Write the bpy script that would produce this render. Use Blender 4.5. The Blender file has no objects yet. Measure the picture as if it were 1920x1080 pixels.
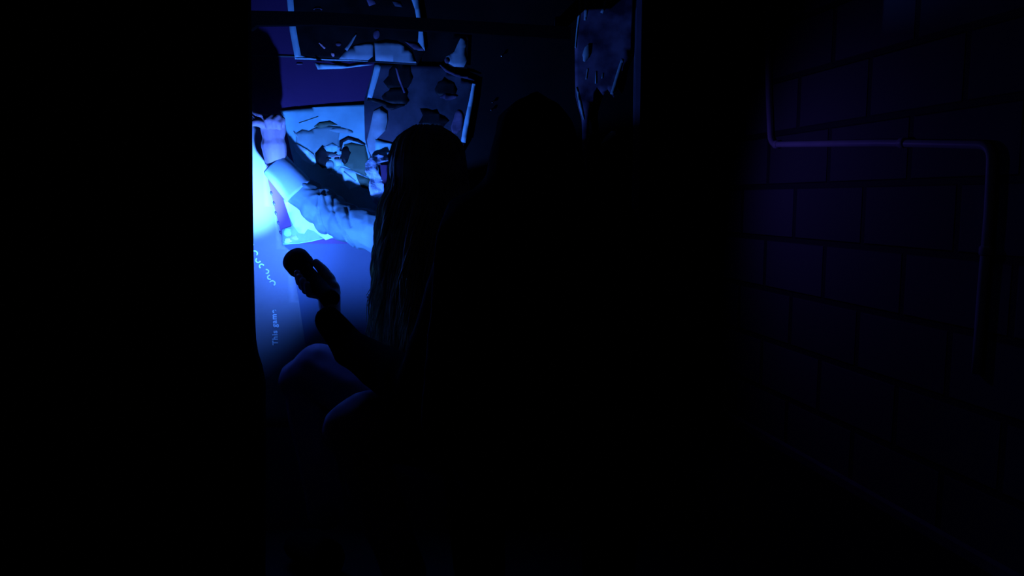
import bpy, bmesh, math, random
from mathutils import Vector, Matrix, noise
random.seed(7)
S = bpy.context.scene
COL = S.collection

# ------------------------------------------------------------------ camera
CAM = Vector((0, 0, 0.95)); PITCH = math.radians(6.4); F = 1478.0
cam = bpy.data.cameras.new('camera'); cam.lens = 36 * F / 1920; cam.sensor_width = 36; cam.clip_start = 0.02
co = bpy.data.objects.new('camera', cam); COL.objects.link(co)
co.location = CAM; co.rotation_euler = (math.pi / 2 - PITCH, 0, 0); S.camera = co

def P(px, py, y):
    """point of the place that lies at distance y down the room, measured off the photograph"""
    u = (px - 960) / F; v = (540 - py) / F
    c, s = math.cos(PITCH), math.sin(PITCH)
    d = Vector((u, c + v * s, -s + v * c))
    return CAM + d * (y / d.y)

# ------------------------------------------------------------------ light
W = 2.2                                   # distance of the poster wall
w = bpy.data.worlds.new('World'); S.world = w; w.use_nodes = True
w.node_tree.nodes['Background'].inputs[0].default_value = (0.8, 0.75, 1.0, 1)
w.node_tree.nodes['Background'].inputs[1].default_value = 0.0011
S.view_settings.view_transform = 'Standard'; S.view_settings.look = 'None'
S.view_settings.exposure = 0; S.view_settings.gamma = 1

LENS = P(556, 489, 1.86)
AIM = P(432, 348, W)
UV = (0.055, 0.185, 1.0)
def spot(name, deg, energy, blend, size, aim=AIM):
    l = bpy.data.lights.new(name, 'SPOT'); l.energy = energy; l.color = UV
    l.spot_size = math.radians(deg); l.spot_blend = blend; l.shadow_soft_size = size
    o = bpy.data.objects.new(name, l); COL.objects.link(o)
    d = (aim - LENS).normalized()
    o.location = LENS + d * 0.012
    o.rotation_euler = d.to_track_quat('-Z', 'Y').to_euler()
    return o
rm = bpy.data.lights.new('added_room_fill', 'AREA'); rm.shape = 'DISK'; rm.size = 0.5; rm.energy = 0.05; rm.color = (0.75, 0.62, 1.0)  # added fill behind the camera, lifts the closed room off pure black
rmo = bpy.data.objects.new('added_room_fill', rm); COL.objects.link(rmo); rmo.location = (0.2, -0.3, 2.3)
rl = bpy.data.lights.new('added_recess_fill', 'SPOT'); rl.energy = 1.5; rl.color = (0.13, 0.10, 1.0); rl.spot_size = math.radians(125); rl.spot_blend = 1.0; rl.shadow_soft_size = 0.03  # added unseen source, lights the block wall and conduit beyond the torch's reach
rlo = bpy.data.objects.new('added_recess_fill', rl); COL.objects.link(rlo); rlo.location = (0.40, 2.92, 1.12); rlo.rotation_euler = (Vector((0.98, 2.72, 0.93)) - rlo.location).to_track_quat('-Z', 'Y').to_euler()
beam_light = spot('torch_beam', 42, 620, 1.0, 0.008)
spill_light = spot('torch_spill', 154, 28, 0.6, 0.010, P(622, 285, W))
halo_light = spot('torch_halo', 104, 34, 1.0, 0.009, P(440, 440, W))

# ------------------------------------------------------------------ materials
def mat(name, col, rough=0.7, metal=0.0, vary=0.25, scale=12, bump=0.0, bscale=60, spec=0.3, col2=None, transl=0):
    m = bpy.data.materials.new(name); m.use_nodes = True
    nt = m.node_tree; b = nt.nodes['Principled BSDF']
    b.inputs['Roughness'].default_value = rough; b.inputs['Metallic'].default_value = metal
    b.inputs['Specular IOR Level'].default_value = spec
    tc = nt.nodes.new('ShaderNodeTexCoord')
    n = nt.nodes.new('ShaderNodeTexNoise'); n.inputs['Scale'].default_value = scale; n.inputs['Detail'].default_value = 5
    nt.links.new(tc.outputs['Object'], n.inputs['Vector'])
    r = nt.nodes.new('ShaderNodeValToRGB')
    c2 = col2 if col2 else tuple(c * (1 - vary) for c in col)
    r.color_ramp.elements[0].position = 0.35; r.color_ramp.elements[1].position = 0.65
    r.color_ramp.elements[0].color = (*c2, 1); r.color_ramp.elements[1].color = (*col, 1)
    nt.links.new(n.outputs['Fac'], r.inputs[0]); nt.links.new(r.outputs[0], b.inputs['Base Color'])
    if bump:
        n2 = nt.nodes.new('ShaderNodeTexNoise'); n2.inputs['Scale'].default_value = bscale; n2.inputs['Detail'].default_value = 4
        nt.links.new(tc.outputs['Object'], n2.inputs['Vector'])
        bp = nt.nodes.new('ShaderNodeBump'); bp.inputs['Strength'].default_value = bump; bp.inputs['Distance'].default_value = 0.01
        nt.links.new(n2.outputs['Fac'], bp.inputs['Height']); nt.links.new(bp.outputs[0], b.inputs['Normal'])
    return m

M = dict(
    wall=mat('painted_board', (0.09, 0.032, 0.115), 0.6, vary=0.12, scale=6),
    pitch=mat('black_batten', (0.006, 0.006, 0.006), 0.95, spec=0.02),
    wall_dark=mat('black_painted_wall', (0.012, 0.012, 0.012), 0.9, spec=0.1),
    black=mat('matt_black', (0.03, 0.03, 0.03), 0.9, spec=0.05),
    board=mat('lower_board', (0.045, 0.075, 0.12), 0.6, vary=0.1, scale=6),
    panel=mat('pale_panel', (0.13, 0.15, 0.16), 0.55, vary=0.08, scale=5),
    rivet=mat('dark_rivet', (0.03, 0.03, 0.05), 0.5),
    ink=mat('fluorescent_lettering', (0.55, 0.7, 0.65), 0.6, vary=0.1, scale=80),
    border=mat('white_paper_border', (0.55, 0.95, 0.95), 0.6, vary=0.15, scale=30),
    print_black=mat('black_print', (0.015, 0.018, 0.018), 0.5, vary=0.6, scale=18, spec=0.15),
    print_blue=mat('blue_grey_print', (0.10, 0.10, 0.13), 0.6, scale=14, col2=(0.03, 0.035, 0.05)),
    print_slate=mat('slate_print', (0.10, 0.18, 0.10), 0.6, vary=0.3),
    print_mid=mat('mid_tone_print', (0.25, 0.45, 0.40), 0.6, vary=0.25, scale=20),
    paper=mat('bright_paper', (0.35, 0.80, 0.75), 0.65, vary=0.25, scale=14),
    cyan=mat('cyan_paper', (0.6, 1.0, 0.95), 0.6, vary=0.06),
    white=mat('white_print', (0.9, 0.5, 0.55), 0.6, vary=0.2, scale=30),
    hatprint=mat('pale_figure_print', (0.45, 0.60, 0.60), 0.6, vary=0.3, scale=22),
    crumple=mat('crumpled_paper', (0.55, 0.70, 0.85), 0.7, vary=0.35, scale=45, bump=0.6, bscale=70),
    dimpaper=mat('dim_torn_paper', (0.30, 0.20, 0.30), 0.7, scale=16, col2=(0.03, 0.02, 0.05)),
    skin=mat('skin', (0.60, 0.45, 0.50), 0.5, vary=0.08, scale=25, bump=0.1, bscale=120),
    cuff=mat('beam_lit_cuff', (0.26, 0.40, 0.42), 0.85, vary=0.06, bump=0.1),  # paler than the shirt: the torch beam's brightness put into the colour
    shirt=mat('pale_blue_shirt', (0.09, 0.17, 0.17), 0.85, vary=0.08, scale=20, bump=0.15, bscale=40),
    jeans=mat('light_trousers', (0.24, 0.14, 0.26), 0.9, vary=0.15, scale=20),
    hair=mat('blonde_hair', (0.75, 0.80, 0.50), 0.6, vary=0.5, scale=30),
    cloth_black=mat('black_cloth', (0.010, 0.010, 0.012), 0.95, spec=0.02),
    steel=mat('galvanised_conduit', (0.85, 0.75, 0.8), 0.4, metal=0.0, vary=0.1),
    chrome=mat('chrome', (0.9, 0.9, 0.9), 0.1, metal=1.0, vary=0.0),
    trim=mat('grey_trim', (0.22, 0.17, 0.24), 0.6, vary=0.2),
    block=None, floor=mat('concrete_floor', (0.02, 0.02, 0.02), 0.85, vary=0.3, scale=8),
)
def block_mat():
    m = bpy.data.materials.new('painted_concrete_blocks'); m.use_nodes = True
    nt = m.node_tree; b = nt.nodes['Principled BSDF']; b.inputs['Roughness'].default_value = 0.8
    tc = nt.nodes.new('ShaderNodeTexCoord'); br = nt.nodes.new('ShaderNodeTexBrick')
    br.inputs['Scale'].default_value = 1.0; br.inputs['Brick Width'].default_value = 0.40; br.inputs['Row Height'].default_value = 0.2
    br.inputs['Mortar Size'].default_value = 0.013; br.inputs['Mortar Smooth'].default_value = 0.4
    br.inputs['Color1'].default_value = (0.16, 0.13, 0.15, 1); br.inputs['Color2'].default_value = (0.11, 0.09, 0.10, 1)
    br.inputs['Mortar'].default_value = (0.045, 0.035, 0.04, 1)
    nt.links.new(tc.outputs['UV'], br.inputs['Vector']); nt.links.new(br.outputs['Color'], b.inputs['Base Color'])
    bp = nt.nodes.new('ShaderNodeBump'); bp.inputs['Strength'].default_value = 0.8; bp.inputs['Distance'].default_value = 0.01; bp.invert = True
    nt.links.new(br.outputs['Fac'], bp.inputs['Height']); nt.links.new(bp.outputs[0], b.inputs['Normal'])
    return m
M['block'] = block_mat()

# ------------------------------------------------------------------ helpers
def link(name, bm, m, parent=None, smooth=False):
    me = bpy.data.meshes.new(name)
    bmesh.ops.recalc_face_normals(bm, faces=bm.faces)
    bm.to_mesh(me); bm.free()
    for x in (m if isinstance(m, (list, tuple)) else [m]): me.materials.append(M[x])
    if smooth:
        for p in me.polygons: p.use_smooth = True
    o = bpy.data.objects.new(name, me); COL.objects.link(o)
    if parent: o.parent = parent
    return o
def tag(o, label, cat, group=None):
    o['label'] = label; o['category'] = cat
    if group: o['group'] = group
    return o
def empty(name, loc, label, cat, group=None):
    o = bpy.data.objects.new(name, None); COL.objects.link(o); o.empty_display_size = 0.05
    o.location = (0, 0, 0)
    return tag(o, label, cat, group)
def struct(o): o['kind'] = 'structure'; return o
def box(bm, a, b):
    a, b = Vector(a), Vector(b)
    r = bmesh.ops.create_cube(bm, size=1)
    for v in r['verts']:
        v.co = Vector(((a.x + b.x) / 2 + v.co.x * (b.x - a.x), (a.y + b.y) / 2 + v.co.y * (b.y - a.y), (a.z + b.z) / 2 + v.co.z * (b.z - a.z)))
    return r['verts']
def prism(bm, pts, thick, mi=0):
    """outline of points facing the camera side, extruded away by thick along +y"""
    f = [bm.verts.new(p) for p in pts]; g = [bm.verts.new(p + Vector((0, thick, 0))) for p in pts]
    fs = [bm.faces.new(f), bm.faces.new(g[::-1])]
    n = len(f)
    for i in range(n): fs.append(bm.faces.new((f[i], g[i], g[(i + 1) % n], f[(i + 1) % n])))
    for x in fs: x.material_index = mi
def tube(bm, pts, r, seg=12, taper=None):
    rings = []
    n = len(pts)
    for i, p in enumerate(pts):
        d = (pts[min(i + 1, n - 1)] - pts[max(i - 1, 0)]).normalized()
        a = d.orthogonal().normalized() if i == 0 else (rings_a - d * rings_a.dot(d)).normalized()
        rings_a = a; b = d.cross(a)
        rr = r if taper is None else taper(i / (n - 1)) * r
        rings.append([bm.verts.new(p + (a * math.cos(2 * math.pi * k / seg) + b * math.sin(2 * math.pi * k / seg)) * rr) for k in range(seg)])
    for i in range(n - 1):
        for k in range(seg):
            bm.faces.new((rings[i][k], rings[i][(k + 1) % seg], rings[i + 1][(k + 1) % seg], rings[i + 1][k]))
    bm.faces.new(rings[0][::-1]); bm.faces.new(rings[-1])
def lathe(bm, origin, axis, prof, seg=32):
    """prof: (distance along axis, radius)"""
    d = axis.normalized(); a = d.orthogonal().normalized(); b = d.cross(a)
    rings = [[bm.verts.new(origin + d * t + (a * math.cos(2 * math.pi * k / seg) + b * math.sin(2 * math.pi * k / seg)) * r) for k in range(seg)] for t, r in prof]
    for i in range(len(prof) - 1):
        for k in range(seg):
            bm.faces.new((rings[i][k], rings[i][(k + 1) % seg], rings[i + 1][(k + 1) % seg], rings[i + 1][k]))
    bm.faces.new(rings[0][::-1]); bm.faces.new(rings[-1])
def blob_mesh(name, caps, m, parent, voxel=0.006, smooth=4, wrinkle=0.0, wscale=9.0, creases=()):
    """one closed surface grown round tapered limbs: caps = (p0, p1, r0, r1)"""
    bm = bmesh.new()
    ico = bmesh.new(); bmesh.ops.create_icosphere(ico, subdivisions=2, radius=1)
    unit = [v.co.copy() for v in ico.verts]; ico.free()
    for p0, p1, r0, r1 in caps:
        vs = []
        for p, r in ((p0, r0), (p1, r1)):
            sc = r if isinstance(r, Vector) else Vector((r, r, r))
            vs += [bm.verts.new(Vector((c.x * sc.x, c.y * sc.y, c.z * sc.z)) + p) for c in unit]
        h = bmesh.ops.convex_hull(bm, input=vs)
        bmesh.ops.delete(bm, geom=list({v for v in h['geom_interior'] + h['geom_unused'] if isinstance(v, bmesh.types.BMVert)}), context='VERTS')
    o = link(name, bm, m)
    r = o.modifiers.new('r', 'REMESH'); r.mode = 'VOXEL'; r.voxel_size = voxel; r.use_smooth_shade = True
    s = o.modifiers.new('s', 'SMOOTH'); s.iterations = smooth; s.factor = 0.5
    dg = bpy.context.evaluated_depsgraph_get()
    me = bpy.data.meshes.new_from_object(o.evaluated_get(dg))
    o.modifiers.clear(); old = o.data; o.data = me; bpy.data.meshes.remove(old)
    if wrinkle:
        nr = [v.normal.copy() for v in me.vertices]; cs = []
        for v, nn in zip(me.vertices, nr):
            c = v.co * wscale
            k = noise.noise(Vector((c.x, c.y, c.z)) + noise.noise_vector(c * 0.6) * 0.8)
            cs += list(v.co + nn * (1 - abs(k) * 2.4) * wrinkle)
        me.vertices.foreach_set('co', cs); me.update()
    if creases:
        nr = [v.normal.copy() for v in me.vertices]; cs = []
        for v, nn in zip(me.vertices, nr):
            k = 0.0
            if nn.y < 0.3:
                for line, wd, dep in creases:
                    for p0, p1 in zip(line[:-1], line[1:]):
                        e = p1 - p0; t = max(0, min(1, (v.co - p0).dot(e) / e.length_squared))
                        dv = v.co - (p0 + e * t); dv.y = 0
                        dd = dv.length
                        if dd < wd * 4:
                            k = max(k, dep * math.exp(-(dd / wd) ** 2)); 
                            
            cs += list(v.co - nn * k)
        me.vertices.foreach_set('co', cs); me.update()
    me.materials.clear(); me.materials.append(M[m])
    for p in me.polygons: p.use_smooth = True
    if parent: o.parent = parent
    return o

def wave(p, amp, k, ph):
    return amp * (math.sin(p.x * k + ph) + math.sin(p.z * k * 1.3 + ph * 2.1)) * 0.5
def sheet(name, layers, off=0.006, amp=0.002, k=14, ph=0.0, cell=0.02, label=None, cat='poster', parent=None, curl=None, thick=0.0005, yplane=W, group=None):
    """a thin sheet on the wall: layers = [(outline px, material, lift)], all one mesh"""
    bm = bmesh.new(); mats = []
    for pts, m, lift in layers:
        if m not in mats: mats.append(m)
        t = bmesh.new()
        vs = [t.verts.new(P(x, y, yplane)) for x, y in pts]
        t.faces.new(vs)
        xs = [v.co.x for v in vs]; zs = [v.co.z for v in vs]
        for lo, hi, nrm in ((min(xs), max(xs), (1, 0, 0)), (min(zs), max(zs), (0, 0, 1))):
            q = math.floor(lo / cell) * cell + cell
            while q < hi:
                bmesh.ops.bisect_plane(t, geom=t.verts[:] + t.edges[:] + t.faces[:], plane_co=(q if nrm[0] else 0, 0, q if nrm[2] else 0), plane_no=nrm)
                q += cell
        bmesh.ops.triangulate(t, faces=t.faces)
        mp = {}
        for v in t.verts:
            c = v.co.copy(); c.y -= off + lift + wave(c, amp, k, ph) + amp + (curl(c) if curl else 0)
            mp[v] = bm.verts.new(c)
        for f in t.faces:
            nf = bm.faces.new([mp[v] for v in f.verts]); nf.material_index = mats.index(m)
            nf.normal_update()
            if nf.normal.y > 0: nf.normal_flip()
        t.free()
    me = bpy.data.meshes.new(name); bm.to_mesh(me); bm.free()
    for x in mats: me.materials.append(M[x])
    for p in me.polygons: p.use_smooth = True
    o = bpy.data.objects.new(name, me); COL.objects.link(o)
    s = o.modifiers.new('thickness', 'SOLIDIFY'); s.thickness = thick; s.offset = -1
    if parent: o.parent = parent
    if label: tag(o, label, cat, group)
    return o
def ell(cx, cy, rx, ry, rot=0, n=16, jag=0.0):
    r = []
    for i in range(n):
        a = 2 * math.pi * i / n; k = 1 + random.uniform(-jag, jag)
        x, y = rx * math.cos(a) * k, ry * math.sin(a) * k
        r.append((cx + x * math.cos(rot) - y * math.sin(rot), cy + x * math.sin(rot) + y * math.cos(rot)))
    return r
def stroke(pts, wd):
    """outline of a brush stroke of width wd through pts"""
    L, R = [], []
    for i, (x, y) in enumerate(pts):
        x0, y0 = pts[max(i - 1, 0)]; x1, y1 = pts[min(i + 1, len(pts) - 1)]
        d = math.hypot(x1 - x0, y1 - y0); nx, ny = -(y1 - y0) / d, (x1 - x0) / d
        ww = wd[i] if isinstance(wd, (list, tuple)) else wd
        L.append((x + nx * ww / 2, y + ny * ww / 2)); R.append((x - nx * ww / 2, y - ny * ww / 2))
    return L + R[::-1]

# ------------------------------------------------------------------ the room
XL, XR = -1.6, P(1192, 400, W).x
RN, RF = Vector((1.16 + 0.2037 * 2.32, 0)), None
def rw(y): return 0.94 + 0.2037 * (3.4 - y)           # x of the right wall at depth y
bm = bmesh.new(); box(bm, (-2.2, -0.8, -0.05), (2.4, 3.9, 0)); struct(link('floor', bm, 'floor'))
bm = bmesh.new(); box(bm, (-2.2, -0.8, 2.4), (2.4, 3.9, 2.45)); struct(link('ceiling', bm, 'wall_dark'))
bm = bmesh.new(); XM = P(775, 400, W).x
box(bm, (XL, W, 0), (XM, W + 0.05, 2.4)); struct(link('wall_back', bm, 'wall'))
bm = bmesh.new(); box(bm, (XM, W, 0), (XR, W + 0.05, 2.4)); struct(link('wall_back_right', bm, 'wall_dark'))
bm = bmesh.new(); box(bm, (XR - 0.02, W, 0), (1.2, 3.9, 2.4)); bm.free()
bm = bmesh.new(); box(bm, (XR - 0.05, W + 0.05, 0), (XR, 3.45, 2.4)); struct(link('wall_recess', bm, 'wall_dark'))
bm = bmesh.new(); box(bm, (XR - 0.05, 3.45, 0), (1.3, 3.5, 2.4)); struct(link('wall_far', bm, 'wall_dark'))
bm = bmesh.new(); box(bm, (-2.2, -0.85, 0), (2.4, -0.8, 2.4)); struct(link('wall_rear', bm, 'wall_dark'))
# right wall of painted blocks, with uv in metres
bm = bmesh.new(); uvl = bm.loops.layers.uv.new('UVMap')
a, b = Vector((rw(3.5), 3.5, 0)), Vector((rw(-0.8), -0.8, 0)); d = (b - a).normalized(); out = Vector((-d.y, d.x, 0))
if out.x < 0: out = -out
q = [bm.verts.new(p) for p in (a, b, b + Vector((0, 0, 2.4)), a + Vector((0, 0, 2.4)))]
q2 = [bm.verts.new(v.co + out * 0.1) for v in q]
bm.faces.new(q); bm.faces.new(q2[::-1])
for i in range(4): bm.faces.new((q[i], q2[i], q2[(i + 1) % 4], q[(i + 1) % 4]))
for f in bm.faces:
    for l in f.loops: l[uvl].uv = ((l.vert.co - a).dot(d), l.vert.co.z)
struct(link('wall_right', bm, 'block'))
# skirting along the right wall
bm = bmesh.new()
A = Vector((rw(3.4) - 0.004, 3.4, 0)); B = Vector((rw(1.2) - 0.004, 1.2, 0)); nin = -out
for s in (0,):
    v = []
    for p in (A, B):
        v.append([bm.verts.new(p + nin * t + Vector((0, 0, z))) for t, z in ((0.001, 0.0), (0.016, 0.0), (0.016, 0.028), (0.001, 0.034))])
    for i in range(4): bm.faces.new((v[0][i], v[0][(i + 1) % 4], v[1][(i + 1) % 4], v[1][i]))
    bm.faces.new(v[0]); bm.faces.new(v[1][::-1])
struct(link('baseboard_right', bm, 'trim'))
# left foreground wall that hides the torch-lit corner
YL = 1.45
bm = bmesh.new()
ed = [(463, -260), (464, 0), (466, 200), (467, 330), (469, 480), (472, 600), (474, 640), (478, 665), (486, 690), (492, 720), (492, 1300)]
prism(bm, [P(x, y, YL) for x, y in ed] + [Vector((-2.2, YL, P(0, 1300, YL).z)), Vector((-2.2, YL, P(464, -260, YL).z))], 0.02)
for v in bm.verts:
    if v.co.z < 0.02: v.co.z = 0.0
struct(link('wall_left', bm, 'black'))
bm = bmesh.new(); box(bm, (-2.2, YL, P(464, -260, YL).z), (P(464, -260, YL).x, YL + 0.02, 2.4)); struct(link('wall_left_top', bm, 'black'))
# corner trim at the end of the poster wall
bm = bmesh.new()
for v in box(bm, (XR - 0.012, W - 0.012, 0), (XR + 0.008, W + 0.01, 2.4)): pass
bmesh.ops.bevel(bm, geom=bm.edges[:], offset=0.003, segments=2, affect='EDGES')
struct(link('trim_1', bm, 'trim'))
bm = bmesh.new()
prism(bm, [Vector((x, W - 0.0008, z)) for x, z in ((P(330, 455, W).x, P(532, 457, W).z), (P(1000, 455, W).x, P(532, 457, W).z), (P(1000, 455, W).x, 0.0), (P(330, 455, W).x, 0.0))], 0.0008)
struct(link('wall_lower_board', bm, 'board'))
# seam strip across the wall, upper left
bm = bmesh.new()
prism(bm, [P(x, y, W - 0.003) for x, y in ((440, 101.5), (556, 105.5), (556, 107.5), (440, 104.0))], 0.003)
struct(link('trim_2', bm, 'panel'))

# ------------------------------------------------------------------ conduit on the right wall
def RP(px, py, off=0.0125):
    """point on the right wall seen at px,py"""
    u = (px - 960) / F; v = (540 - py) / F
    c, s = math.cos(PITCH), math.sin(PITCH)
    dd = Vector((u, c + v * s, -s + v * c))
    t = (0.94 + 0.2037 * 3.4) / (dd.x + 0.2037 * dd.y)
    return CAM + dd * t + nin * off
def fillet(pts, r=0.05, n=5):
    o = [pts[0]]
    for i in range(1, len(pts) - 1):
        p, a_, b_ = pts[i], (pts[i - 1] - pts[i]), (pts[i + 1] - pts[i])
        s0, s1 = p + a_.normalized() * r, p + b_.normalized() * r
        for j in range(n + 1):
            t = j / n; o.append(s0 * (1 - t) ** 2 + p * 2 * t * (1 - t) + s1 * t * t)
    return o + [pts[-1]]
con = empty('conduit', None, 'thin metal conduit bending along the block wall on the right', 'pipe')
bm = bmesh.new()
tube(bm, fillet([RP(1444, -60), RP(1447, 180), RP(1451, 271), RP(1660, 268), RP(1868, 272), RP(1862, 400), RP(1848, 560), RP(1838, 700)], 0.04), 0.0115)
link('pipe', bm, 'steel', con, True)
for x, y, vv in ((1462, 271, 0), (1700, 268, 0), (1856, 470, 1)):
    c = RP(x, y); e = Vector((0, 0, 1)) if vv else d
    bm = bmesh.new(); lathe(bm, c - e * 0.012, e, [(0, 0.0135), (0.004, 0.0155), (0.020, 0.0155), (0.024, 0.0135)], 20)
    link('coupling', bm, 'steel', con, True)

# ------------------------------------------------------------------ riveted pale panel with lettering
pan = sheet('riveted_panel', [([(330, 150), (468, 175), (488, 235), (497, 290), (503, 340), (514, 386), (528, 440), (532, 460), (545, 470), (560, 560), (575, 660), (590, 800), (330, 800)], 'panel', 0)],
            off=0.001, amp=0.0006, thick=0.001, cell=0.03, label='pale riveted sheet on the wall beside the black doorway edge, with glowing lettering', cat='panel')
for x, y in ((499, 306), (504, 330), (509, 363), (514, 382), (517.5, 400), (522, 418), (526, 436), (531, 453)):
    bm = bmesh.new()
    c = P(x, y, W - 0.0035); q = bmesh.ops.create_icosphere(bm, subdivisions=3, radius=1)
    for v in q['verts']:
        vv = Vector((v.co.x * 0.0032, v.co.y * 0.002, v.co.z * 0.0058)); vv.rotate(Matrix.Rotation(-0.35, 3, 'Y')); v.co = vv + c
    link('rivet', bm, 'rivet', pan, True)
def text(name, body, px, py, size, rot, m, parent, lift=0.004):
    cu = bpy.data.curves.new(name, 'FONT'); cu.body = body; cu.size = size; cu.extrude = 0.0003; cu.align_x = 'LEFT'; cu.offset = 0.0006
    cu.space_character = 1.15
    o = bpy.data.objects.new(name, cu); COL.objects.link(o)
    o.matrix_world = Matrix.Translation(P(px, py, W - lift)) @ Matrix.Rotation(math.pi / 2, 4, 'X') @ Matrix.Rotation(rot, 4, 'Z')
    dg = bpy.context.evaluated_depsgraph_get()
    me = bpy.data.meshes.new_from_object(o.evaluated_get(dg)); me.transform(o.matrix_world)
    bpy.data.objects.remove(o)
    me.materials.clear(); me.materials.append(M[m])
    n = bpy.data.objects.new(name, me); COL.objects.link(n); n.parent = parent
    return n
text('lettering', 'This game', 521, 647, 0.0215, math.radians(91), 'ink', pan)
for (x, y, r, a0) in ((511, 531, 5.0, 200), (506, 520, 4.0, 60), (500, 509, 4.0, 250), (491, 499, 4.2, 120), (484.5, 488, 4.5, 20), (478, 475, 5, 190), (474, 463, 5, 80), (470, 450, 5, 10)):
    pts = [(x + r * math.cos(math.radians(a0 + t)), y + r * 0.9 * math.sin(math.radians(a0 + t))) for t in range(0, 221, 20)]
    sheet('lettering', [(stroke(pts, 2.6), 'cyan' if y < 500 else 'ink', 0)], off=0.003, amp=0, parent=pan, thick=0.0003)

# ------------------------------------------------------------------ posters and papers on the wall
# large black poster with a white border, top
sheet('poster', [
    ([(536, -60), (776, -60), (786, 0), (793, 50), (798, 98), (783, 124), (700, 119), (600, 116), (556, 113), (546, 60), (540, 0)], 'print_black', 0),
    ([(536, -60), (548, -60), (552, 0), (555, 40), (561, 75), (567, 106), (590, 110), (590, 112), (556, 113), (546, 60), (540, 0)], 'border', .0008),
    ([(556, 110), (585, 109.5), (592, 111), (640, 113.5), (692, 116), (692, 117.5), (560, 113)], 'border', .0014),
    ([(762, -60), (776, -60), (786, 0), (793, 50), (798, 97), (784, 96), (786, 62), (779, 20), (772, 0)], 'border', .0008),
    ([(638, 113), (652, 94), (668, 87), (690, 82), (702, 82), (701, 108), (692, 115)], 'hatprint', .001),
    ([(704, 82), (724, 77), (745, 79), (760, 86), (774, 98), (782, 120), (706, 116)], 'hatprint', .001),
    ([(760, 80), (786, 82), (797, 97), (778, 95)], 'dimpaper', .001),
    (stroke([(651, 96), (661, 82), (670, 66)], [6, 5, 3]), 'hatprint', .0012),
    (ell(708, 67, 6, 9, 0.2), 'dimpaper', .001),
    (stroke([(601, 82), (607, 88), (612, 93)], [3, 4, 3]), 'white', .001),
    (ell(637, 85, 5, 4), 'dimpaper', .001), (ell(626.5, 104, 3, 4.5, -.4), 'white', .001),
    (stroke([(590, 20), (594, 17), (602, 17), (606, 21)], [2, 3, 3, 2]), 'dimpaper', .001),
    ([(688, 0), (702, -4), (706, 10), (694, 14)], 'dimpaper', .001), ([(736, 4), (752, 6), (756, 16), (742, 14)], 'print_blue', .001),
], off=0.010, amp=0.003, ph=1.0, label='large black poster with a pale border at the top of the wall')
# lifted corner of bright paper under it
sheet('torn_paper', [([(594, 120), (640, 121.5), (655, 124.5), (672, 121.5), (700, 122), (672, 125.5), (640, 129.5), (600, 133)], 'cyan', 0)],
      off=0.004, amp=0.001, curl=lambda c: max(0, (P(640, 120, W).x - c.x)) * 0.35, label='bright cyan sliver of paper sticking out below the large black poster', cat='paper')
sheet('torn_paper', [(ell(562, 120, 6, 1.6), 'dimpaper', 0)], off=0.002, amp=0, label='tiny paper scrap under the lower left corner of the black poster', cat='paper')
# dark picture right of the black poster
sheet('poster', [
    ([(798, 58), (880, 62), (876, 130), (838, 124), (790, 122)], 'print_black', 0),
    ([(838, 118), (836, 108), (852, 98), (858, 84), (864, 72), (872, 71), (876, 80), (872, 92), (875, 104), (876, 114), (870, 127), (852, 126)], 'hatprint', .001),
    (ell(839, 114, 5, 6), 'dimpaper', .0014),
], off=0.005, amp=0.002, ph=2.0, label='small dark poster with a pale seated figure, right of the large black poster')
# tilted dark picture with white borders
sheet('poster', [
    ([(704, 118), (828, 123), (850, 138), (892, 158), (884, 215), (871, 272), (850, 310), (700, 310), (686, 262), (684, 190)], 'print_blue', 0),
    (stroke([(711, 119), (705, 145), (698, 170), (694, 188)], [12, 11, 10, 9]), 'border', .001),
    (stroke([(889, 158), (884, 190), (876, 228), (869, 268)], [6, 8, 9, 9]), 'border', .001),
    (stroke([(826, 123), (838, 134), (856, 142), (876, 147), (890, 152)], [3, 6, 6, 5, 2]), 'dimpaper', .0012),
    (ell(750, 150, 26, 30, .3, jag=.2), 'print_black', .001),
    (stroke([(744, 128), (750, 150), (760, 175)], 4), 'dimpaper', .0015),
    (ell(742, 182, 24, 18, .0, jag=.25), 'print_black', .0013),
    (ell(838, 165, 20, 18, .2, jag=.25), 'print_black', .001),
    (ell(842, 183, 15, 7, .1, jag=.2), 'dimpaper', .0016),
    (stroke([(690, 187), (712, 192), (736, 202), (760, 198)], [5, 7, 12, 3]), 'print_black', .002),
    (ell(812, 225, 26, 20, .4, jag=.25), 'print_black', .0011),
    (ell(858, 232, 10, 22, .2, jag=.2), 'dimpaper', .0012),
], off=0.010, amp=0.003, ph=3.0, label='tilted dark blue poster with white side borders, above the blonde head')
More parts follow.
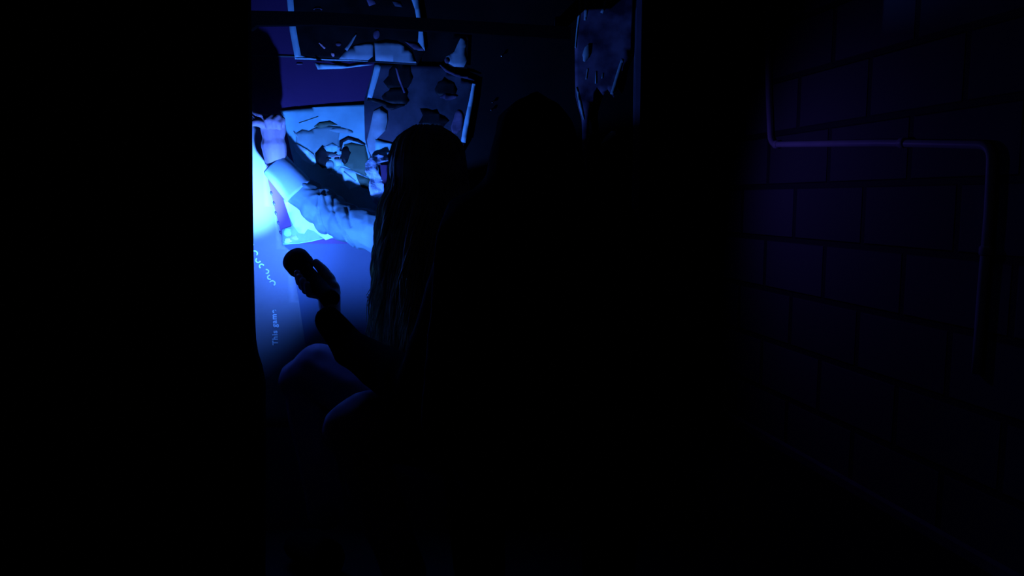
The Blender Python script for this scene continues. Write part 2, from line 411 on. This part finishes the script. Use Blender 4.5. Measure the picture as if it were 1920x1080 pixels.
# big bright poster
sheet('poster', [
    ([(526, 208), (560, 204), (620, 199), (692, 195), (702, 250), (712, 330), (716, 395), (700, 420), (640, 400), (560, 330), (548, 290), (538, 245)], 'paper', 0),
    ([(556, 250), (568, 243), (580, 246), (592, 240), (612, 236), (640, 238), (636, 262), (640, 285), (610, 282), (588, 290), (566, 275), (556, 268)], 'print_mid', .0008),
    (stroke([(562, 231), (578, 226), (598, 219)], 1.2), 'print_slate', .001),
    (stroke([(552, 246), (556, 252), (560, 258)], [1, 4, 1]), 'print_mid', .001),
    ([(590, 238), (600, 230), (620, 227), (634, 235), (618, 236), (604, 241)], 'print_slate', .0012),
    (ell(643, 246, 22, 5, .1, jag=.15), 'print_mid', .001),
    # cowboy-hatted man
    ([(592, 288), (606, 272), (616, 280), (634, 286), (626, 292), (618, 298), (622, 312), (606, 316), (594, 304)], 'print_black', .0014),
    (stroke([(640, 284), (641, 266), (654, 259), (672, 264), (686, 272)], [3, 8, 7, 6, 3]), 'print_black', .0014),
    ([(646, 272), (660, 268), (686, 274), (692, 300), (688, 330), (660, 318), (645, 310), (652, 296)], 'print_slate', .0012),
    (ell(649, 291, 9, 15, .2, jag=.2), 'print_black', .0016),
    ([(608, 276), (625, 268), (640, 278), (628, 286), (614, 284)], 'paper', .0018),
    (ell(626, 293, 9, 5), 'print_mid', .0018), (ell(618, 297, 5, 2), 'print_black', .0022), (ell(633, 297, 5, 2), 'print_black', .0022),
    (stroke([(623, 295), (633, 293), (641, 292)], 1.6), 'white', .0024),
    ([(628, 299), (642, 298), (642, 310), (632, 312)], 'cyan', .002),
    (ell(620, 311, 8, 10), 'print_mid', .0016), (stroke([(616, 328), (622, 325), (628, 328)], [2, 4, 2]), 'cyan', .0024),
    ([(640, 313), (664, 320), (692, 333), (690, 345), (668, 352), (655, 356), (644, 340), (630, 326)], 'cyan', .0016),
    ([(668, 325), (694, 336), (700, 356), (680, 352), (672, 338)], 'print_slate', .002),
    (stroke([(646, 322), (656, 330), (668, 340)], 2.5), 'print_mid', .0022),
    ([(684, 215), (692, 205), (700, 230), (694, 262), (686, 250)], 'print_mid', .001),
], off=0.006, amp=0.0015, ph=0.3, cell=0.015, label='bright cyan poster of a man in a wide hat, behind the raised sleeve')
sheet('torn_paper', [([(702, 210), (716, 203), (727, 212), (728, 228), (724, 246), (708, 262), (738, 272), (728, 292), (702, 300), (692, 280), (690, 264), (696, 240)], 'hatprint', 0),
                     ([(706, 262), (738, 271), (728, 290), (706, 284)], 'paper', .0008)],
      off=0.016, amp=0.002, ph=4, label='pale torn paper over the join of the bright and dark posters', cat='paper')
sheet('torn_paper', [([(552, 270), (562, 272), (578, 281), (591, 291), (595, 306), (588, 311), (570, 300), (558, 285)], 'cyan', 0)],
      off=0.012, amp=0.001, label='small bright paper flap between the raised wrist and the hat picture', cat='paper')
# crumpled strip hanging beside the head
def crum(c): return 0.012 * noise.noise(c * 55) + 0.008 * abs(noise.noise(c * 25))
CZ0, CZ1 = P(700, 388, 2.06).z, P(700, 290, 2.06).z
def ct(z): return max(0, (z - CZ0) / (CZ1 - CZ0)) ** 3
sheet('crumpled_paper', [([(682, 306), (690, 293), (704, 288), (722, 292), (728, 300), (706, 306), (708, 322), (716, 336), (720, 346), (719, 388), (706, 386), (696, 372), (692, 352), (693, 334), (684, 322)], 'crumple', 0)],
      off=0.0, amp=0, cell=0.006, yplane=2.13, curl=lambda c: crum(c) - 0.03 * ct(c.z), label='crumpled pale paper strip hanging beside the blonde head', cat='paper')
# lower poster scrap with the glowing patch
sheet('poster', [
    ([(534, 372), (560, 362), (640, 380), (640, 446), (606, 448), (576, 454), (545, 458), (531, 460), (530, 430), (548, 424)], 'print_mid', 0),
    ([(533, 374), (560, 368), (620, 380), (640, 440), (612, 450), (590, 433), (578, 429), (572, 438), (562, 437), (552, 424), (543, 405)], 'cyan', .0012),
    (ell(540, 436, 7, 7, 0, jag=.3), 'paper', .0008), (ell(552, 446, 8, 5, 0, jag=.3), 'hatprint', .001), (ell(541, 451, 6, 5, 0, jag=.3), 'cyan', .001),
    (stroke([(532, 457), (560, 456), (585, 452), (606, 447)], 1.6), 'paper', .0016),
], off=0.006, amp=0.001, label='lower torn poster with a glowing cyan patch under the sleeve')
# right hanging torn poster
sheet('poster', [
    ([(1086, -60), (1190, -60), (1186, 40), (1180, 110), (1172, 118), (1162, 150), (1150, 184), (1138, 168), (1130, 180), (1118, 164), (1112, 190), (1104, 232), (1100, 280), (1101, 322), (1092, 322), (1090, 225), (1078, 182), (1077, 90), (1084, 20)], 'dimpaper', 0),
    (stroke([(1086, -20), (1085, 30), (1081, 60), (1078, 92)], [2, 4, 3, 2]), 'border', .001),
    (ell(1100, 100, 7, 18, .3, jag=.1), 'hatprint', .001), (stroke([(1135, 0), (1131, 18), (1127, 26)], [3, 5, 5]), 'hatprint', .001),
    (stroke([(1166, 112), (1158, 140), (1146, 178)], [5, 7, 6]), 'hatprint', .001), (ell(1095, 317, 4, 7), 'hatprint', .001),
    (stroke([(1101, 130), (1098, 150)], 2), 'hatprint', .001), (stroke([(1130, 138), (1128, 148)], 2), 'border', .001), (stroke([(1117, 135), (1116, 158)], 2), 'border', .001),
    (stroke([(1100, -60), (1100, 0), (1096, 40)], [12, 10, 4]), 'hatprint', .0008),
    (stroke([(1080, 165), (1088, 200), (1094, 225)], [3, 6, 3]), 'hatprint', .0009),
], off=0.006, amp=0.004, k=40, label='torn dim poster hanging near the end of the wall, right of the hooded person')
sheet('torn_paper', [([(1126, 271), (1134, 256), (1146, 246), (1153, 246), (1154, 253), (1142, 262)], 'border', 0)], off=0.006, amp=0.001,
      label='small pointed pale scrap on the wall below the hanging torn poster', cat='paper')
sheet('paper_tag', [([(474, 766), (480, 763), (487, 770), (486, 790), (486, 812), (476, 817)], 'dimpaper', 0), ([(476, 795), (486, 793), (486, 812), (477, 815)], 'hatprint', .001)], off=0.004, amp=0.001,
      label='small violet paper tag low on the wall beside the doorway edge', cat='tag')
for x, y, l in ((921.5, 205, 'tiny shiny pin just right of the tilted poster, the lower one'), (923.5, 191, 'tiny shiny pin just above the other pin right of the tilted poster'), (941, 104, 'tiny faint pin high on the dark wall, apart from the other two')):
    bm = bmesh.new(); lathe(bm, P(x, y, W), Vector((0.1, -1, -0.25)), [(0, 0.0012), (0.006, 0.0012), (0.0065, 0.0035), (0.008, 0.0040), (0.0095, 0.0030), (0.010, 0.001)], 16)
    tag(link('push_pin', bm, 'chrome', smooth=True), l, 'pin', 'pins on the dark wall')
# dark batten across the top
bm = bmesh.new()
prism(bm, [P(x, y, W - 0.075) for x, y in ((380, 16), (480, 20), (600, 22), (800, 34), (1070, 50), (1070, 74), (800, 57), (600, 46), (482, 47), (470, 56), (380, 56))], 0.02)
tag(link('batten', bm, 'pitch'), 'black horizontal batten in front of the large black poster', 'batten')
bm = bmesh.new()
bm.free()
for x in (400, 1050):
    bm = bmesh.new(); box(bm, P(x, 40, W - 0.06) - Vector((.012, 0, .012)), Vector((P(x, 40, W - 0.06).x + .012, W, P(x, 40, W - .06).z + .012)))
    link('bracket', bm, 'black', bpy.data.objects['batten'])

# ------------------------------------------------------------------ torch in the dark hand
ax = (AIM - LENS).normalized()
tor = empty('torch', None, 'black handheld torch pointed at the wall, held in the silhouetted hand', 'torch')
bm = bmesh.new()
lathe(bm, LENS + ax * 0.006, -ax, [(0, 0.029), (0.003, 0.0325), (0.030, 0.0325), (0.034, 0.030), (0.055, 0.021)])
link('head', bm, 'black', tor, True)
bm = bmesh.new(); lathe(bm, LENS - ax * 0.045, -ax, [(0, 0.0205), (0.004, 0.0185), (0.13, 0.0185), (0.135, 0.021), (0.15, 0.021), (0.154, 0.017)]); link('barrel', bm, 'black', tor, True)
bm = bmesh.new(); lathe(bm, LENS + ax * 0.0062, ax, [(0, 0.027), (0.0015, 0.026)]); link('lens', bm, 'chrome', tor, True)

# ------------------------------------------------------------------ blonde person
per = empty('person', None, 'person with long blonde hair and pale shirt crouching, one arm raised to the wall', 'person')
YH = 2.10
sh_l = P(775, 455, 1.93); el_l = P(628, 408, 2.125); wr_l = P(517, 300, 2.115)
def q(x, y, d_): return P(x, y, d_)
skin = [
    (q(800, 330, 1.825), q(797, 352, 1.84), Vector((.075, .095, .10)), Vector((.06, .075, .085))),   # skull and jaw
    (q(805, 400, 1.82), q(815, 450, 1.82), .05, .06),                                                 # neck
    (q(792, 346, 1.915), q(791, 358, 1.93), .014, .012),                                              # nose
    (q(532, 322, 2.124), wr_l, .024, .029), (wr_l, q(513, 272, 2.11), .029, .033),
    # palm
    (q(512, 270, 2.105), q(505, 240, 2.10), .024, .024), (q(512, 270, 2.105), q(524, 245, 2.11), .024, .018), (q(505, 238, 2.10), q(524, 236, 2.11), .019, .017),
    # index reaching left, thumb above it, the others curled
    (q(500, 238, 2.09), q(488, 231, 2.075), .012, .0105), (q(488, 231, 2.075), q(477, 230, 2.07), .0105, .0095), (q(477, 230, 2.07), q(464, 233, 2.075), .009, .008),
    (q(506, 224, 2.10), q(493, 220, 2.085), .014, .011), (q(493, 220, 2.085), q(481, 217, 2.08), .0105, .009), (q(481, 217, 2.08), q(465, 205, 2.085), .0095, .007),
    (q(510, 234, 2.095), q(509, 219, 2.070), .011, .0105), (q(509, 219, 2.070), q(500, 226, 2.060), .010, .009), (q(500, 226, 2.060), q(503, 238, 2.066), .009, .008),
    (q(520, 232, 2.10), q(520, 219, 2.075), .011, .010), (q(520, 219, 2.075), q(512, 227, 2.064), .010, .009), (q(512, 227, 2.064), q(514, 238, 2.070), .009, .008),
    (q(528, 238, 2.105), q(529, 224, 2.085), .010, .009), (q(529, 224, 2.085), q(523, 231, 2.072), .009, .008), (q(523, 231, 2.072), q(524, 240, 2.078), .008, .0075),
    # inner arm under clothes, to stay one figure
    (q(533, 326, 2.128), el_l, .020, .024), (el_l, q(700, 432, 2.07), .030, .032), (q(700, 432, 2.07), sh_l, .032, .042), (sh_l, q(850, 480, 1.86), .045, .07),
    (q(850, 480, 1.86), q(850, 760, 1.85), .09, .11),
    (q(905, 470, 1.82), q(940, 640, 1.80), .042, .036), (q(940, 640, 1.80), q(850, 720, 1.66), .034, .024), (q(850, 480, 1.86), q(905, 470, 1.82), .07, .045),
    (q(850, 720, 1.66), q(790, 735, 1.62), .030, .014),
]
blob_mesh('body', skin, 'skin', per, voxel=0.0032, smooth=3)
skin = []
g0 = LENS - ax * 0.095
side = ax.cross(Vector((0, 0, 1))).normalized(); up = side.cross(ax).normalized()
skin += [(q(620, 606, 1.695), g0 - ax * 0.02 - up * 0.02 + side * 0.034, .022, .027), (g0 - ax * 0.03 + side * .034 - up * .01, g0 + ax * 0.02 + side * 0.034 - up * .01, .020, .017)]
for k in range(4):
    c = g0 + ax * (0.026 - 0.019 * k)
    rr = 0.0275 + (0.002 if k in (1, 2) else 0)
    pts = [c + (side * math.cos(t) + up * math.sin(t)) * rr for t in (-0.3, -1.3, -2.3, -3.3)]
    for i in range(3): skin.append((pts[i], pts[i + 1], .0102 - .0006 * i, .0096 - .0006 * i))
pts = [g0 - ax * .01 + side * .034, g0 + ax * .015 + side * .029 + up * .014, g0 + ax * .040 + side * .022 + up * .021]
skin += [(pts[0], pts[1], .018, .013), (pts[1], pts[2], .013, .010)]
torch_hand = skin

# shirt: torso + raised sleeve with folds + sleeve of the torch arm
cu0, cu1 = q(515, 307, 2.122), q(558, 356, 2.128)
shirt = [(cu1, q(588, 374, 2.13), .039, .045)]
axis = [(588, 374, 2.13, .045), (600, 386, 2.13, .054), (609, 394, 2.13, .043), (622, 404, 2.128, .056), (634, 411, 2.12, .043), (648, 418, 2.11, .054), (661, 423, 2.10, .044), (680, 429, 2.08, .056), (700, 434, 2.06, .052), (740, 444, 2.00, .060), (775, 455, 1.93, .066)]
for a_, b_ in zip(axis[:-1], axis[1:]): shirt.append((q(*a_[:3]), q(*b_[:3]), a_[3], b_[3]))
shirt += [
    (q(775, 455, 1.93), q(850, 470, 1.86), .066, .085), (q(850, 480, 1.86), q(905, 465, 1.80), .09, .065),
    (q(850, 480, 1.86), q(850, 600, 1.84), Vector((.15, .11, .10)), Vector((.145, .12, .10))), (q(850, 600, 1.84), q(850, 780, 1.82), Vector((.145, .12, .10)), Vector((.16, .14, .10))),
    (q(905, 465, 1.82), q(940, 640, 1.80), .062, .056), (q(940, 640, 1.80), q(862, 712, 1.68), .052, .040),
]
def cl(*p): return [P(x, y, 2.08) for x, y in p]
blob_mesh('shirt', shirt, 'shirt', per, voxel=0.0032, smooth=3, wrinkle=0.0035, wscale=16, creases=[
    (cl((597, 345), (597, 400), (607, 440)), 0.0035, 0.006), (cl((606, 358), (613, 386), (619, 394)), 0.0045, 0.005),
    (cl((622, 368), (628, 400), (638, 420), (656, 446), (668, 464)), 0.0045, 0.007), (cl((650, 388), (658, 406), (664, 422)), 0.0045, 0.005),
    (cl((570, 352), (588, 352), (600, 348)), 0.005, 0.004)])
# turned-up cuff
bm = bmesh.new(); dc = (cu1 - cu0)
lathe(bm, cu0, dc, [(0, .030), (0, .036), (0.004, .0385), (dc.length * .5, .0405), (dc.length, .0435), (dc.length + .006, .0440), (dc.length + .008, .041), (dc.length + .008, .036)], 40)
link('cuff', bm, 'cuff', per, True)
# trousers
tr = [
    (q(790, 800, 1.85), q(600, 694, 1.94), .10, .068), (q(600, 694, 1.94), q(566, 712, 1.96), .062, .058), (q(572, 712, 1.96), q(610, 960, 1.90), .058, .045),
    (q(880, 820, 1.78), q(690, 790, 1.60), .10, .066), (q(690, 790, 1.60), q(655, 805, 1.60), .062, .058), (q(660, 812, 1.60), q(760, 1075, 1.62), .055, .045),
    (q(790, 800, 1.85), q(890, 810, 1.78), .12, .12),
]
blob_mesh('trousers', tr, 'jeans', per, voxel=0.007, smooth=4, wrinkle=0.003, wscale=10)
for a_, b_ in ((q(612, 975, 1.90), q(560, 985, 1.98)), (q(762, 1085, 1.62), q(700, 1100, 1.66))):
    a_.z = b_.z = 0.05
    blob_mesh('shoe', [(a_, b_, Vector((.045, .05, .05)), Vector((.04, .05, .035)))], 'cloth_black', per, voxel=0.006)
# hair: cap and long strands
hc = q(802, 322, 1.82)
bm = bmesh.new()
def strand(p0, pts, r):
    pp = [p0] + pts; out_ = []
    for i in range(len(pp) - 1):
        a_, b_ = pp[i], pp[i + 1]; pm = pp[max(i - 1, 0)]; pn = pp[min(i + 2, len(pp) - 1)]
        for j in range(4):
            t = j / 4
            out_.append(0.5 * ((2 * a_) + (b_ - pm) * t + (2 * pm - 5 * a_ + 4 * b_ - pn) * t * t + (-pm + 3 * a_ - 3 * b_ + pn) * t ** 3))
    out_.append(pp[-1])
    tube(bm, out_, r, 6, lambda t: 1.0 - 0.75 * max(0, t - .6) / .4)
for i in range(460):
    a_ = random.uniform(-0.05, 1.05) * math.pi * 1.15 - math.pi * 0.1       # round from her left side, over the back, to the right
    dirx, diry = -math.cos(a_), min(0.25, -math.sin(a_))
    s = random.uniform(0.86, 1.0)
    ph = random.uniform(0, 6.28); wv = random.uniform(.004, .013)
    top = hc + Vector((dirx * .03, diry * .03, .098 * s + .004))
    e1 = hc + Vector((dirx * .078 * s, diry * .095 * s, .055 + random.uniform(-.01, .01)))
    e2 = hc + Vector((dirx * .092 * s, diry * .105 * s, -.03))
    pts = [e1, e2]
    ln = random.uniform(.26, .44)
    for k in range(1, 7):
        t = k / 6
        spread = 1 + .32 * t
        drop = -.03 - ln * t
        pts.append(hc + Vector((dirx * .098 * s * spread - .022 * t * (1 if dirx < 0 else -.5) + wv * math.sin(ph + t * 9), diry * .115 * s * (1 + .25 * t) + (.075 * t if dirx < -.25 else 0) + wv * math.cos(ph + t * 8), drop)))
    strand(top, pts, random.uniform(.0022, .0042))
q_ = bmesh.ops.create_icosphere(bm, subdivisions=4, radius=1)
for v in q_['verts']:
    v.co = Vector((v.co.x * .088, v.co.y * .102, v.co.z * .104)) + hc + Vector((0, -.006, 0))
link('hair', bm, 'hair', per, True)
# small flower clip in the hair
bm = bmesh.new()
fc = q(702, 548, 1.83)
for k, (dx, dz, r) in enumerate(((0, 0, .006), (.008, .010, .004), (-.006, -.018, .006), (-.008, -.030, .005), (.001, -.026, .005), (-.004, -.045, .004), (.002, -.058, .003), (-.010, -.010, .004))):
    for j in range(5):
        t = j * 1.2566 + k
        s0 = fc + Vector((dx, -.003, dz)); e_ = s0 + Vector((math.cos(t) * r * 1.3, -.003, math.sin(t) * r * 1.3))
        m0 = bmesh.ops.create_icosphere(bm, subdivisions=1, radius=r * .55)
        for v in m0['verts']: v.co = Vector((v.co.x, v.co.y * .4, v.co.z)) + e_
link('hair_ornament', bm, 'white', per, True)

# ------------------------------------------------------------------ hooded person in black
p2 = empty('person', None, 'person in black hooded clothing crouching at right, reaching left with a torch', 'person')
def r(x, y, d_): return P(x, y, d_ - 0.18)
EL = P(790, 735, 1.46)
blob_mesh('body', [
    (r(1003, 275, 1.52), r(1000, 305, 1.56), Vector((.058, .08, .075)), Vector((.05, .065, .065))), (r(1005, 330, 1.50), r(1008, 390, 1.46), .052, .06),
    (r(1008, 470, 1.46), r(1020, 760, 1.42), Vector((.11, .08, .06)), Vector((.13, .10, .08))), (r(905, 465, 1.45), EL, .045, .04), (EL, q(658, 655, 1.65), .030, .024), (q(658, 655, 1.65), q(620, 606, 1.695), .024, .021), *torch_hand,
    (r(1120, 465, 1.45), r(1150, 650, 1.42), .045, .04), (r(1150, 650, 1.42), r(1080, 740, 1.58), .036, .028), (r(1080, 740, 1.58), r(1070, 745, 1.66), .034, .02),
    (r(1008, 430, 1.46), r(905, 465, 1.45), .055, .045), (r(1008, 430, 1.46), r(1120, 465, 1.45), .055, .045),
], 'skin', p2, voxel=0.0034, smooth=3)
blob_mesh('hooded_top', [
    (r(1004, 268, 1.51), r(1005, 190, 1.50), Vector((.070, .095, .07)), Vector((.016, .03, .018))), (r(1004, 268, 1.50), r(1006, 350, 1.44), Vector((.072, .09, .08)), Vector((.085, .08, .06))),
    (r(1008, 380, 1.46), r(905, 460, 1.45), .09, .075), (r(1008, 380, 1.46), r(1120, 460, 1.45), .09, .075),
    (r(1010, 440, 1.46), r(1020, 780, 1.40), Vector((.17, .12, .10)), Vector((.20, .15, .12))),
    (r(905, 460, 1.45), EL, .068, .052), (EL, q(658, 655, 1.65), .055, .039), (q(658, 655, 1.65), q(616, 600, 1.695), .039, .029),
    (r(1120, 460, 1.45), r(1155, 650, 1.42), .072, .062), (r(1155, 650, 1.42), r(1085, 740, 1.57), .058, .042),
], 'cloth_black', p2, voxel=0.007, wrinkle=0.003)
blob_mesh('trousers', [
    (r(1020, 830, 1.40), r(890, 790, 1.68), .13, .075), (r(885, 800, 1.68), r(900, 1075, 1.58), .068, .05),
    (r(1040, 830, 1.40), r(1150, 800, 1.66), .13, .075), (r(1150, 810, 1.66), r(1140, 1080, 1.56), .068, .05), (r(1000, 830, 1.40), r(1060, 830, 1.40), .14, .14),
], 'cloth_black', p2, voxel=0.009)
for x in (900, 1140):
    a_, b_ = r(x, 1080, 1.56), r(x - 4, 1060, 1.70); a_.z = b_.z = 0.05
    blob_mesh('shoe', [(a_, b_, Vector((.045, .05, .05)), Vector((.04, .05, .035)))], 'cloth_black', p2, voxel=0.008)
